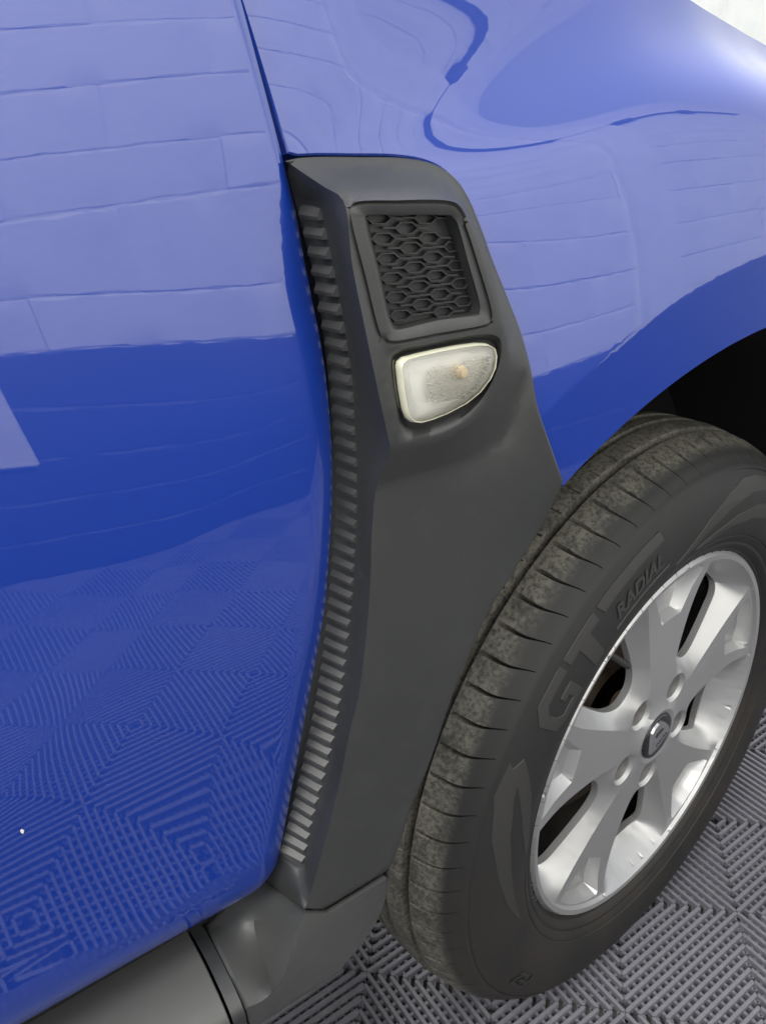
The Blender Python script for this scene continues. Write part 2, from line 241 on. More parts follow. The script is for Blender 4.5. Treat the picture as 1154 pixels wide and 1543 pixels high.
def resample(pts, sp, smooth=True, closed=False):
    P = [np.array(p, float) for p in pts]; n = len(P); out = []
    for i in range(n if closed else n - 1):
        p1, p2 = P[i], P[(i + 1) % n]
        if smooth:
            p0 = P[i - 1] if (closed or i > 0) else 2 * p1 - p2
            p3 = P[(i + 2) % n] if (closed or i + 2 < n) else 2 * p2 - p1
            t0 = 0; t1 = max(np.linalg.norm(p1 - p0), 1e-6) ** .5; t2 = t1 + max(np.linalg.norm(p2 - p1), 1e-6) ** .5; t3 = t2 + max(np.linalg.norm(p3 - p2), 1e-6) ** .5
        k = max(1, int(round(np.linalg.norm(p2 - p1) / sp)))
        for j in range(k):
            s = j / k
            if smooth:
                t = t1 + (t2 - t1) * s
                A1 = (t1 - t) / (t1 - t0) * p0 + (t - t0) / (t1 - t0) * p1
                A2 = (t2 - t) / (t2 - t1) * p1 + (t - t1) / (t2 - t1) * p2
                A3 = (t3 - t) / (t3 - t2) * p2 + (t - t2) / (t3 - t2) * p3
                B1 = (t2 - t) / (t2 - t0) * A1 + (t - t0) / (t2 - t0) * A2
                B2 = (t3 - t) / (t3 - t1) * A2 + (t - t1) / (t3 - t1) * A3
                out.append((t2 - t) / (t2 - t1) * B1 + (t - t1) / (t2 - t1) * B2)
            else:
                out.append(p1 * (1 - s) + p2 * s)
    if not closed: out.append(P[-1])
    return out
def chain(*polys):
    out = []
    for p in polys:
        for q in p:
            if not out or np.linalg.norm(np.array(out[-1]) - np.array(q)) > 4e-4: out.append(np.array(q, float))
    if np.linalg.norm(out[0] - out[-1]) < 4e-4: out.pop()
    return out
def inside(pts, poly):
    x, y = pts[:, 0], pts[:, 1]; r = np.zeros(len(pts), bool); n = len(poly)
    for i in range(n):
        x1, y1 = poly[i]; x2, y2 = poly[(i + 1) % n]
        if y1 == y2: continue
        c = ((y1 > y) != (y2 > y)) & (x < (x2 - x1) * (y - y1) / (y2 - y1) + x1)
        r ^= c
    return r
BODY = (np.array((1., 0, 0)), np.array((0, 0, 1.)), np.array((0, -1., 0)))
REAR = (np.array((.766, -.643, 0)), np.array((0, 0, 1.)), np.array((-.643, -.766, 0)))
SLANT = (np.array((1., 0, 0)), np.array((0, .7071, .7071)), np.array((0, -.7071, .7071)))

def sheet(name, mat, parent, outline, holes=(), lines=(), sp=.006, fn=None, basis=BODY, skirt=.012, bev=.0008, angle=35, hole_skirt=None, conform=None, extra=None):
    """a curved panel filled between 3-D outlines and feature lines; heights between the lines relax like a stretched skin"""
    U, V, N = basis
    def uvh(p): p = np.array(p, float); return (p @ U, p @ V, p @ N)
    cv, ce, ch = [], [], []
    index = {}
    def addv(p):
        u, v, h = uvh(p); k = (round(u * 5000), round(v * 5000))
        if k in index: return index[k]
        index[k] = len(cv); cv.append((u, v)); ch.append(h); return index[k]
    def addpoly(pts, closed):
        ids = [addv(p) for p in pts]
        for a, b in zip(ids, ids[1:] + ([ids[0]] if closed else [])):
            if a != b: ce.append((a, b))
        return [cv[i] for i in ids]
    op = addpoly(outline, True)
    hp = [addpoly(h, True) for h in holes]
    for l, closed in lines: addpoly(l, closed)
    nfix = len(cv)
    C = np.array(cv); lo, hi = C.min(0), C.max(0)
    gx = np.arange(lo[0], hi[0], sp); gy = np.arange(lo[1], hi[1], sp * .866)
    G = np.array([(x + (sp / 2 if j % 2 else 0), y) for j, y in enumerate(gy) for x in gx])
    if extra is not None: G = np.vstack([G, np.array(extra, float)])
    m = inside(G, op)
    for h in hp: m &= ~inside(G, h)
    G = G[m]
    keep = np.ones(len(G), bool)
    for i in range(0, len(C)):
        keep &= ((G - C[i]) ** 2).sum(1) > (sp * .55) ** 2
    G = G[keep]
    allv = [VEC((float(a), float(b))) for a, b in np.vstack([C, G])]
    vo, eo, fo, ov, oe, of = delaunay_2d_cdt(allv, ce, [], 0, 1e-7, True)
    P = np.array([(v.x, v.y) for v in vo])
    F = np.array([f for f in fo])
    cen = P[F].mean(1)
    m = inside(cen, op)
    for h in hp: m &= ~inside(cen, h)
    F = F[m]
    # orientation
    a = P[F[:, 1]] - P[F[:, 0]]; b = P[F[:, 2]] - P[F[:, 0]]
    fl = (a[:, 0] * b[:, 1] - a[:, 1] * b[:, 0]) < 0
    F[fl] = F[fl][:, ::-1]
    used = np.unique(F); remap = -np.ones(len(P), int); remap[used] = np.arange(len(used)); F = remap[F]
    ovu = [ov[i] for i in used]; P = P[used]
    n = len(P)
    if fn is None:
        H = np.zeros(n); fixed = np.zeros(n, bool)
        for i, o in enumerate(ovu):
            k = [q for q in o if q < nfix]
            if k: H[i] = ch[k[0]]; fixed[i] = True
        E = np.vstack([F[:, [0, 1]], F[:, [1, 2]], F[:, [2, 0]]]); E = np.unique(np.sort(E, 1), axis=0)
        w = 1 / np.maximum(np.linalg.norm(P[E[:, 0]] - P[E[:, 1]], axis=1), 1e-4)
        H[~fixed] = H[fixed].mean()
        def L(x):
            d = (x[E[:, 0]] - x[E[:, 1]]) * w
            r = np.zeros(n); np.add.at(r, E[:, 0], d); np.add.at(r, E[:, 1], -d)
            return r
        free = ~fixed
        r = -L(H) * free; p = r.copy(); rs = r @ r; x = H.copy()
        for it in range(600):
            if rs < 1e-14: break
            Ap = L(p) * free; al = rs / max(p @ Ap, 1e-30); x = x + al * p; r = r - al * Ap; rn = r @ r; p = r + rn / rs * p; rs = rn
        H = x
        W = P[:, :1] * U + P[:, 1:] * V + H[:, None] * N
        norm = None
    else:
        W = np.array([(u, fn(u, v), v) for u, v in P])
        e = 4e-4
        norm = np.array([((fn(u + e, v) - fn(u - e, v)) / (2 * e), -1, (fn(u, v + e) - fn(u, v - e)) / (2 * e)) for u, v in P])
        norm /= np.linalg.norm(norm, axis=1)[:, None]
    # skirt
    ed = {}
    for t in F:
        for a, b in ((t[0], t[1]), (t[1], t[2]), (t[2], t[0])): ed[(a, b)] = 1
    bd = [(a, b) for (a, b) in ed if (b, a) not in ed]
    nxt = {}; 
    on = {}
    for a, b in bd:
        d = P[b] - P[a]; d = d / max(np.linalg.norm(d), 1e-9); o = np.array((d[1], -d[0]))
        on[a] = on.get(a, 0) + o; on[b] = on.get(b, 0) + o
    verts = [tuple(v) for v in W]; faces = [tuple(int(i) for i in t) for t in F]
    OP = np.array(op)
    r0, r1, r2 = {}, {}, {}
    for a in on:
        o = on[a] / max(np.linalg.norm(on[a]), 1e-9)
        isout = np.min(((OP - P[a]) ** 2).sum(1)) < 1e-6
        dep = skirt if (isout or hole_skirt is None) else hole_skirt
        nn = norm[a] if norm is not None else N
        off = o[0] * U + o[1] * V
        off = off - nn * (off @ nn)
        w = np.array(verts[a])
        if norm is not None:
            r0[a] = len(verts); verts.append(tuple(w))
        else: r0[a] = a
        r1[a] = len(verts); verts.append(tuple(w + off * bev * .75 - nn * bev * .75))
        r2[a] = len(verts); verts.append(tuple(w + off * bev * .9 - nn * dep))
    nfront = len(faces)
    for a, b in bd:
        faces.append((r0[b], r0[a], r1[a], r1[b])); faces.append((r1[b], r1[a], r2[a], r2[b]))
    me = bpy.data.meshes.new(name); me.from_pydata([tuple(map(float, v)) for v in verts], [], faces); me.materials.append(mat)
    me.polygons.foreach_set('use_smooth', [True] * len(me.polygons))
    if norm is None: me.set_sharp_from_angle(angle=math.radians(angle))
    me.update()
    if norm is not None:
        ln = []
        for p in me.polygons:
            for v in p.vertices:
                ln.append(tuple(norm[v]) if p.index < nfront else tuple(p.normal))
        me.normals_split_custom_set(ln)
    return link(bpy.data.objects.new(name, me), parent)

def box_faces(k): return [(k, k + 3, k + 2, k + 1), (k + 4, k + 5, k + 6, k + 7), (k, k + 1, k + 5, k + 4), (k + 1, k + 2, k + 6, k + 5), (k + 2, k + 3, k + 7, k + 6), (k + 3, k, k + 4, k + 7)]
def lathe(prof, n, axis='y', closed=False):
    """profile (r, along) turned round the local y axis"""
    v, f = [], []
    m = len(prof)
    for i in range(n):
        t = 2 * math.pi * i / n
        for r, a in prof: v.append((r * math.cos(t), a, r * math.sin(t)))
    for i in range(n):
        j = (i + 1) % n
        for k in range(m - 1):
            f.append((i * m + k, i * m + k + 1, j * m + k + 1, j * m + k))
    return v, f
def prism(poly, h0, h1, to3d, inset=0.0):
    n = len(poly); P = np.array(poly, float); c = P.mean(0)
    v = [to3d(p, h0) for p in P] + [to3d(p if not inset else c + (p - c) * (1 - inset), h1) for p in P]
    f = [tuple(range(n, 2 * n)), tuple(range(n - 1, -1, -1))] + [(i, (i + 1) % n, n + (i + 1) % n, n + i) for i in range(n)]
    return v, f

# ---------------------------------------------------------------- floor of clip-together tiles
floor = meshobj('floor', [(-3.2, -2.2, -.016), (2.6, -2.2, -.016), (2.6, 1.9, -.016), (-3.2, 1.9, -.016)], [(0, 1, 2, 3)], M['floor_base'])
tag(floor, kind='structure', label='concrete floor under grey ribbed clip together tiles')
CELL = .15525
def tile_mesh():
    v, f = [], []
    def bar(p, q, w, z0, z1, tp=.75):
        p = np.array(p); q = np.array(q); d = q - p; L = np.linalg.norm(d)
        if L < .003: return
        d = d / L; s = np.array((-d[1], d[0])) * w / 2; k = len(v)
        for z, q_ in ((z0, 1.), (z1, tp)):
            for a, b in ((p, -1), (q, -1), (q, 1), (p, 1)):
                c = a + s * b * q_; v.append((c[0], c[1], z))
        f.extend(box_faces(k)[1:])
    c = CELL; NR = 10; pitch = c / NR
    for qx in (-1, 0):
        for qy in (-1, 0):
            x0, y0 = qx * c, qy * c
            plus = (qx + qy) % 2 == 0          # ribs run (1,1) in this quarter, (1,-1) in its neighbours
            def seg(o, sgn, lift=0):
                # line x' - y' = o (plus) or x' + y' = o + c, clipped to the quarter
                if sgn: a = (max(0, o), max(0, -o)); b = (min(c, c + o), min(c, c - o))
                else:
                    s_ = o + c; a = (max(0, s_ - c), min(c, s_)); b = (min(c, s_), max(0, s_ - c))
                return a, b
            g = .0007
            for k in range(-NR + 1, NR):
                a, b = seg(k * pitch, plus)
                a = (min(max(a[0], g), c - g), min(max(a[1], g), c - g)); b = (min(max(b[0], g), c - g), min(max(b[1], g), c - g))
                bar((x0 + a[0], y0 + a[1]), (x0 + b[0], y0 + b[1]), .0056, -.010, 0)
            for k in range(-NR, NR + 1):
                a, b = seg((k + .5) * pitch, not plus)
                bar((x0 + a[0], y0 + a[1]), (x0 + b[0], y0 + b[1]), .0042, -.013, -.0055, .9)
    me = bpy.data.meshes.new('floor_tile'); me.from_pydata([tuple(map(float, a)) for a in v], [], f); me.materials.append(M['tile']); me.update()
    return me
TM = tile_mesh()
nx, ny, _ = DATA['grid_node']
r2 = .70710678
tiles = 0
for i in range(-14, 15):
    for j in range(-14, 15):
        gi, gj = 2 * i, 2 * j
        x = nx + CELL * (gi * r2 + gj * r2); y = ny + CELL * (-gi * r2 + gj * r2)
        if -2.05 < x < 1.05 and -1.62 < y < .78:
            o = bpy.data.objects.new('floor_tile', TM); o.location = (x, y, 0); o.rotation_euler = (0, 0, -math.pi / 4); link(o, floor); tiles += 1

# ---------------------------------------------------------------- walls of painted blocks
def block_wall(name, y, face, x0, x1, z0, z1, bl, bh, label, paint_z, strips=(), jitter=.0015):
    w = empty(name, ((x0 + x1) / 2, y, 0)); tag(w, label, 'wall', kind='thing')
    rnd = random.Random(7 if face > 0 else 3)
    metas = []
    for q in range(5):                           # five worn blocks shared by all
        v, f = [], []
        nxp, nzp = 14, 6
        for a in range(nxp + 1):
            for b in range(nzp + 1):
                u = a / nxp; t = b / nzp
                ed = min(a, nxp - a, b, nzp - b)
                jx = 0 if a in (0, nxp) else rnd.uniform(-1, 1) * .0016; jz = rnd.uniform(-1, 1) * .0034
                dep = .0 if min(b, nzp - b) > 0 else -.0032 + rnd.uniform(-.002, .002)
                if a in (0, nxp) and dep == 0 and rnd.random() < .35: dep = -.0015
                uu = u if a in (0, nxp) else (.006 / bl if a == 1 else (1 - .006 / bl if a == nxp - 1 else u)); tt = t if b in (0, nzp) else (.005 / bh if b == 1 else (1 - .005 / bh if b == nzp - 1 else t))
                v.append(((uu - .5) * (bl - .0004) + jx, dep * face * -1 * -1 + rnd.uniform(-.0005, .0005), (tt - .5) * (bh - .002) + jz))
        for a in range(nxp):
            for b in range(nzp):
                k = a * (nzp + 1) + b; qd = (k, k + nzp + 1, k + nzp + 2, k + 1)
                f.append(qd if face < 0 else qd[::-1])
        pair = []
        for mt in (M['white_wall'], M['grey_wall']):
            me = bpy.data.meshes.new('block'); me.from_pydata([tuple(map(float, p)) for p in v], [], f); me.materials.append(mt)
            me.polygons.foreach_set('use_smooth', [True] * len(me.polygons)); me.set_sharp_from_angle(angle=math.radians(20)); me.update(); pair.append(me)
        metas.append(pair)
    nrow = int(math.ceil((z1 - z0) / bh)); cnt = 0
    for r in range(nrow):
        z = z0 + (r + .5) * bh
        x = x0 + (bl / 2 if r % 2 else 0)
        while x < x1:
            grey = z < paint_z
            o = bpy.data.objects.new('block', rnd.choice(metas)[1 if grey else 0]); o.location = (x + bl / 2 - (x0 + x1) / 2, rnd.uniform(-1, 1) * jitter, z)
            link(o, w); x += bl; cnt += 1
    yb = face * -.0035; xa = x0 - (x0 + x1) / 2; xb = x1 - (x0 + x1) / 2 + bl
    for za, zb, mt in ((z0, max(z0, paint_z), M['mortar']), (max(z0, paint_z), z1 + bh, M['white_wall'])):
        if zb - za > .01: meshobj('mortar', [(xa, yb, za), (xb, yb, za), (xb, yb, zb), (xa, yb, zb)], [(0, 1, 2, 3) if face < 0 else (3, 2, 1, 0)], mt, w)
    return w
WALL_Y = -1.40
wall = block_wall('block_wall', WALL_Y, 1, -2.2, 2.4, 0, 2.75, .44, .145, 'white block wall with dark grey lower courses, mirrored in the blue door', .67)
def wall_box(name, x0, x1, y0, y1, z0, z1, m_):
    v = [(x, y, z) for z in (z0, z1) for x, y in ((x0, y0), (x1, y0), (x1, y1), (x0, y1))]
    bm_ = bmesh.new(); vs = [bm_.verts.new((p[0] - wall.location.x, p[1] - wall.location.y, p[2])) for p in v]
    for q in box_faces(0): bm_.faces.new([vs[i] for i in q])
    bmesh.ops.bevel(bm_, geom=bm_.edges[:], offset=.006, segments=2, affect='EDGES')
    return bmobj(name, bm_, m_, wall, angle=40)
wall_box('pilaster', -.72, -.345, WALL_Y - .01, WALL_Y + .03, .42, 3.0, M['white_wall'])
wall_box('pilaster', 1.12, 1.32, WALL_Y - .01, WALL_Y + .05, .40, 3.0, M['white_wall'])
wall_box('top_rail', -2.2, 2.6, WALL_Y - .01, WALL_Y + .05, 2.275, 2.297, M['rail'])
wall_box('junction_box', 1.36, 1.48, WALL_Y - .01, WALL_Y + .06, 2.23, 2.34, M['rail'])
wall_box('junction_box', 1.98, 2.10, WALL_Y - .01, WALL_Y + .06, 2.23, 2.34, M['rail'])
back = block_wall('block_wall', 2.0, -1, .2, 2.9, 0.4, 2.6, .44, .2, 'bright white block wall beyond the bonnet at top right', -1)

# ---------------------------------------------------------------- the car
car = empty('car', (-.2, 0, 0)); tag(car, 'blue car front corner with charcoal wing trim and silver alloy wheel', 'car')
car_off = VEC((.2, 0, 0))
base = empty('car', (0, 0, 0)); bpy.data.objects.remove(base)
car.location = (0, 0, 0)

def orient(v, f, d=(0, -1, 0)):
    """turn the winding so that the shell faces d on the whole"""
    s = 0.
    for q in f:
        p = [np.array(v[i], float) for i in q[:3]]; s += np.cross(p[1] - p[0], p[2] - p[0]) @ np.array(d)
    return f if s > 0 else [q[::-1] for q in f]
# front door
zz = np.linspace(.437, 1.12, 120)
edge = [(door_edge(z), 0, z) for z in zz]
outl = chain([( -1.15 + (door_edge(zz[0]) + 1.15) * k / 60, 0, .437) for k in range(61)], edge, [(door_edge(1.12) + (-1.15 - door_edge(1.12)) * k / 60, 0, 1.12) for k in range(61)], [(-1.15, 0, 1.12 - (1.12 - .437) * k / 50) for k in range(51)])
ex = [(door_edge(z) - d, z) for z in np.linspace(.44, 1.11, 170) for d in (.0006, .0014, .0025, .004, .006, .0085, .0115, .015, .019, .0235, .029)] + [(x, z) for x in np.linspace(-1.14, -.48, 110) for z in np.linspace(.4395, .50, 16)]
door = sheet('front_door', M['paint'], car, outl, sp=.010, fn=door_y, skirt=.016, bev=.0012, extra=ex)
cc = np.array(DATA['chip']).mean(0); cp = [cc + (np.array(p) - cc) * .62 for p in DATA['chip']]
chip = meshobj('paint_chip', [(p[0], p[1] - .0006, p[2]) for p in cp] + [(cc[0], cc[1] - .0009, cc[2])], [(i, 5, (i + 1) % 5) for i in range(5)], M['white_wall'], door)
# front wing
W3 = lambda pts: [(p[0], 0, p[2]) for p in pts]
top = resample(W3(DATA['trim_top']), .004)
gapc = [(door_edge(z) + .0052 , 0, z) for z in np.linspace(.9335, 1.16, 44)]
theta = np.linspace(math.radians(121.9), math.radians(20), 120)
archpts = [(.473 * math.cos(t), 0, .325 + .473 * math.sin(t)) for t in theta]
hd = [(p[0], 0, p[2]) for p in DATA['hood']]
hoodl = resample([(.60, 0, hd[-1][2] - .10), (.40, 0, hd[-1][2] - .05), (hd[-1][0] + .06, 0, hd[-1][2] - .012)] + hd[::-1] + [(hd[0][0] - .07, 0, hd[0][2] + .022), (-.12, 0, 1.09), (-.36, 0, 1.165)], .01)
topw = [(p[0] + .0018 * (k > 3), 0, p[2] + .0028) for k, p in enumerate(top) if p[0] > -.408]
out = chain(gapc[::-1], topw, archpts, [(.5, 0, .5), (.60, 0, .55)], hoodl)
ring = [((.473 + d) * math.cos(t), .325 + (.473 + d) * math.sin(t)) for t in np.linspace(math.radians(135), math.radians(25), 190) for d in (.0015, .004, .007, .041, .046, .05, .053, .055, .057, .06, .064, .069, .075)]
wing = sheet('front_wing', M['paint'], car, out, sp=.0065, fn=wing_y, skirt=.014, bev=.0012, extra=ring)
# black sheet standing in for shade behind the shut line; wheel house liner
v, f = [], []
zs = np.linspace(.42, 1.15, 40)
for z in zs:
    x = door_edge(z)
    for dx, y in ((-.05, .035), (.0, .030), (.012, .030), (.05, .03)): v.append((x + dx, y + (max(0, z - .93) * .25), z))
for i in range(len(zs) - 1):
    for k in range(3): f.append((i * 4 + k, i * 4 + k + 1, i * 4 + k + 5, i * 4 + k + 4))
meshobj('door_pillar', v, f, M['black'], car)
prof = [(.4775, -.0445), (.470, -.040), (.466, -.02), (.460, .02), (.455, .10), (.45, .20), (.44, .30), (.30, .34), (.10, .345)]
v, f = lathe([(r, a) for r, a in prof], 96)
v = [(x, y, z + .325) for x, y, z in v]
keepf = [q for q in f if min(v[i][2] for i in q) > .10 and min(v[i][0] for i in q) > -.37]
meshobj('wheel_arch_liner', v, keepf, M['liner'], car)

v = [(x, y, z) for x in (-1.3, -.44) for y, z in ((.022, .46), (.022, .435), (.018, .425), (.03, .36), (.12, .34))]
meshobj('inner_sill', v, [(k, k + 1, k + 6, k + 5) for k in range(4)], M['black'], car)  # black backing added so the bright floor does not show through the gap
meshobj('trim_backing', [(-.470, .03, .40), (-.42, -.025, .41), (-.41, -.030, .49), (-.455, .03, .50), (-.52, .03, .40), (-.52, .03, .46)], [(0, 1, 2, 3), (4, 0, 3, 5)], M['black'], car)
# the rest of the body side above the frame: side glass and roof edge, which shade the floor
sec_ = [(.006, 1.13), (.03, 1.16), (.20, 1.60), (.27, 1.665), (.40, 1.70), (1.25, 1.71)]
v = []
for y, z in sec_:
    fx = -.46 - max(0, z - 1.13) * 1.05
    v += [(-2.4, y, z), (fx, y, z)]
meshobj('bonnet', [(-.44, .16, .975), (.62, .16, .955), (.62, 1.5, .955), (-.44, 1.5, .975)], [(0, 1, 2, 3)], M['paint'], car)  # unseen flat sheet, added to stop lamp light passing through the car
meshobj('underbody', [(-2.4, .10, .30), (-.36, .10, .30), (-.36, 1.5, .30), (-2.4, 1.5, .30), (-.40, .36, .34), (.62, .36, .34), (.62, 1.5, .34), (-.40, 1.5, .34), (-.40, .36, .975), (.62, .36, .955)], [(0, 1, 2, 3), (4, 5, 6, 7), (4, 5, 9, 8)], M['black'], car)  # unseen, added to keep light from leaking onto the floor through the body
meshobj('side_glass', v[:6], [(0, 1, 3, 2), (2, 3, 5, 4)], M['cap'], car)
meshobj('roof', v[4:], [(0, 1, 3, 2), (2, 3, 5, 4), (4, 5, 7, 6)], M['paint'], car)
# wing trim --------------------------------------------------------------
R = lambda k, sp=.004, s=True, c=False: resample(DATA[k], sp, s, c)
arch_in = resample([DATA['trim_top'][-1]] + DATA['arch_in'][1:] + [DATA['joint'][-1]], .005)
J = resample(DATA['joint'], .004, False)
gap = R('trim_gap')
left_cap = [DATA['trim_top'][0], DATA['ridge_head'][0], DATA['trim_gap'][0]]
outl = chain(R('trim_top'), arch_in, J[::-1], gap[::-1], [DATA['ridge_head'][0]])
strip = chain(R('strip_a', .004), R('strip_b', .004)[::-1])
lines = [(R('ridge_head'), False), (R('ridge_low'), False), (R('head_top'), False), (R('head_low'), False), (R('foot'), False), (strip, True),
         (R('recess', .003, True, True), True), (R('recess_floor', .003, True, True), True), (R('frame_out', .003, True, True), True)]
# the strip sits in a shallow trough: lower ring just inside it
grille_hole = R('frame_in', .003, True, True)
lamp_hole = R('lamp_out', .0025, False, True)
fo = np.array(R('frame_out', .003, True, True)); cfo = fo.mean(0)
groove = [(p[0] + (p - cfo)[0] / np.linalg.norm(p - cfo) * .0012, p[1] + .0016, p[2] + (p - cfo)[2] / np.linalg.norm(p - cfo) * .0012) for p in fo]
groove2 = [(p[0] + (p - cfo)[0] / np.linalg.norm(p - cfo) * .0024, p[1], p[2] + (p - cfo)[2] / np.linalg.norm(p - cfo) * .0024) for p in fo]
lines += [(groove, True), (groove2, True)]
trim = sheet('wing_trim', M['plastic'], car, outl, [grille_hole, lamp_hole], lines, sp=.0045, basis=REAR, skirt=.010, bev=.0012, hole_skirt=.012, angle=50)

# ribs across the strip
sa = resample(DATA['strip_a'], .0005); sb = resample(DATA['strip_b'], .0005)
def at_len(poly, t):
    P = np.array(poly); d = np.concatenate([[0], np.cumsum(np.linalg.norm(P[1:] - P[:-1], axis=1))]); d /= d[-1]
    return np.array([np.interp(t, d, P[:, i]) for i in range(3)])
NRIB = 45
ribv = [(0, -.36, -.12), (1, -.36, -.10), (1, .36, -.10), (0, .36, -.12), (.03, -.30, .30), (.94, -.26, .62), (.94, .10, 1.0), (.03, .10, 1.0)]
ribv = [(.0, -.40, -.2), (1, -.40, -.2), (1, .40, -.2), (0, .40, -.2), (.02, -.34, .9), (.94, -.34, .9), (.94, -.10, 1.0), (.02, -.10, 1.0)]
rm = bpy.data.meshes.new('trim_rib'); rm.from_pydata(ribv, [], box_faces(0)); rm.materials.append(M['plastic_rib_lit'])
rm.update()
for k in range(NRIB):
    t = (k + .6) / (NRIB + .35)
    A_ = at_len(sa, t); B_ = at_len(sb, t); A2 = at_len(sa, min(1, t + .01)); B2 = at_len(sb, min(1, t + .01))
    ax = B_ - A_; ax = ax; s = ((A2 - A_) + (B2 - B_)); s = -s / np.linalg.norm(s)        # s points up
    nrm = np.cross(ax / np.linalg.norm(ax), s); nrm /= np.linalg.norm(nrm)
    if nrm[0] > 0: nrm = -nrm
    o = bpy.data.objects.new('trim_rib', rm); link(o, trim)
    pitch = .0100
    Mx = Matrix(((ax[0], s[0] * pitch * .80, nrm[0] * .0026, A_[0]), (ax[1], s[1] * pitch * .80, nrm[1] * .0026, A_[1]), (ax[2], s[2] * pitch * .80, nrm[2] * .0026, A_[2]), (0, 0, 0, 1)))
    o.matrix_local = Mx

# grille in the trim -------------------------------------------------------
fi = R('frame_in', .003, True, True)
c = np.array(fi).mean(0)
tray = [(p[0] + (c - p)[0] * .03, p[1] + .0090, p[2] + (c - p)[2] * .03) for p in fi]
back_ = [(c[0], c[1] + .011, c[2])]
v = [tuple(p) for p in fi] + tray
n = len(fi); f = [(i, (i + 1) % n, n + (i + 1) % n, n + i) for i in range(n)]
f.append(tuple(range(n, 2 * n)))
grille = meshobj('grille', v, f, M['plastic_dark'], car)
fp = np.array([(p[0], p[2]) for p in fi])
def cell_ring(cx, cz, w=.0145, h=.0056, wall=.0006, dep=.0042, y=-.0545, slope=-.10):
    """one stretched honeycomb cell: rim with bars running out from both tips"""
    hx, hz = w / 2, h / 2
    hexo = [(-hx, 0), (-hx * .52, -hz), (hx * .52, -hz), (hx, 0), (hx * .52, hz), (-hx * .52, hz)]
    hexi = [(a * (1 - wall * 2.2 / w), b * (1 - wall * 2 / h)) for a, b in hexo]
    def T(a, b, d): return (cx + a, y + d, cz + b + a * slope)
    v = [T(a, b, dep) for a, b in hexo] + [T(a, b, 0) for a, b in hexo] + [T(a, b, 0) for a, b in hexi] + [T(a, b, dep) for a, b in hexi]
    f = []
    for i in range(6):
        j = (i + 1) % 6
        f += [(i, j, 6 + j, 6 + i), (6 + i, 6 + j, 12 + j, 12 + i), (12 + i, 12 + j, 18 + j, 18 + i)]
    f.append((18, 19, 20, 21, 22, 23)) if False else None
    bl = .0067
    for s in (-1, 1):
        k = len(v); x0 = s * (hx - .0003); x1 = s * (hx + bl)
        for d in (dep, 0):
            for a, b in ((x0, -.00042), (x1, -.00042), (x1, .00042), (x0, .00042)): v.append(T(a, b, d))
        q = box_faces(k)
        f += q if s > 0 else [t[::-1] for t in q]
    return v, f
def clip_bar(pts): return pts
pitx, pitz = .0138, .0095
c0 = np.array((-.3946, .8999))
cells = 0
for col in range(-1, 7):
    for row in range(-2, 9):
        cx = c0[0] + col * pitx + row * .0022; cz = c0[1] - row * pitz * 1.0 - (.5 * pitz if col % 2 else 0) - col * .0012
        q = np.array([(cx, cz)])
        if not inside(q, c[[0, 2]] + (fp - c[[0, 2]]) * .97)[0]: continue
        v, f = cell_ring(cx, cz)
        # keep every vertex inside the opening
        vv = []
        for p in v:
            a = np.array((p[0], p[2])); t = 1.0
            if not inside(a[None], fp)[0]:
                lo_, hi_ = 0.0, 1.0; b = np.array((cx, cz))
                for _ in range(14):
                    m_ = (lo_ + hi_) / 2
                    if inside((b + (a - b) * m_)[None], fp)[0]: lo_ = m_
                    else: hi_ = m_
                a = b + (a - b) * lo_
            vv.append((a[0], p[1], a[1]))
        meshobj('grille_cell', vv, f, M['plastic_dark'], grille, smooth=False); cells += 1

# side lamp --------------------------------------------------------------
lp = np.array(R('lamp_out', .0025, False, True)); lc = lp.mean(0); lc[0] += .004
def ringp(s, dy): return [(lc[0] + (p[0] - lc[0]) * s, p[1] + dy, lc[2] + (p[2] - lc[2]) * s) for p in lp]
rings = [ringp(.985, .008), ringp(.985, -.001), ringp(.975, -.0032), ringp(.95, -.0046)]
n = len(lp); v = [p for r_ in rings for p in r_]; f = []
for k in range(len(rings) - 1):
    for i in range(n): j = (i + 1) % n; f.append((k * n + i, k * n + j, (k + 1) * n + j, (k + 1) * n + i))
k = len(v); inner = ringp(.93, -.0040); v += inner; inner2 = ringp(.925, .006); v += inner2
for i in range(n): j = (i + 1) % n; f.append((3 * n + i, 3 * n + j, k + j, k + i)); f.append((k + i, k + j, k + n + j, k + n + i))
lamp = meshobj('side_lamp', v, orient(v, f), M['lamp_rim'], car, angle=60)
rings = [ringp(.935, -.0042), ringp(.83, -.0062), ringp(.6, -.0076), ringp(.3, -.0084)]
v = [p for r_ in rings for p in r_]; f = []
for k in range(len(rings) - 1):
    for i in range(n): j = (i + 1) % n; f.append((k * n + i, k * n + j, (k + 1) * n + j, (k + 1) * n + i))
v.append((lc[0], lp[:, 1].mean() - .0087, lc[2])); k = 3 * n
f += [(k + i, k + (i + 1) % n, len(v) - 1) for i in range(n)]
meshobj('lens', v, orient(v, f), M['lens'], lamp, angle=80)
rings = [ringp(.925, -.0025), ringp(.86, .000), ringp(.70, .0035), ringp(.66, .0045)]
v = [p for r_ in rings for p in r_]; f = []
for k in range(len(rings) - 1):
    for i in range(n): j = (i + 1) % n; f.append((k * n + i, k * n + j, (k + 1) * n + j, (k + 1) * n + i))
f.append(tuple(range(3 * n, 4 * n)))
meshobj('reflector', v, orient(v, f), M['reflector'], lamp, angle=25)
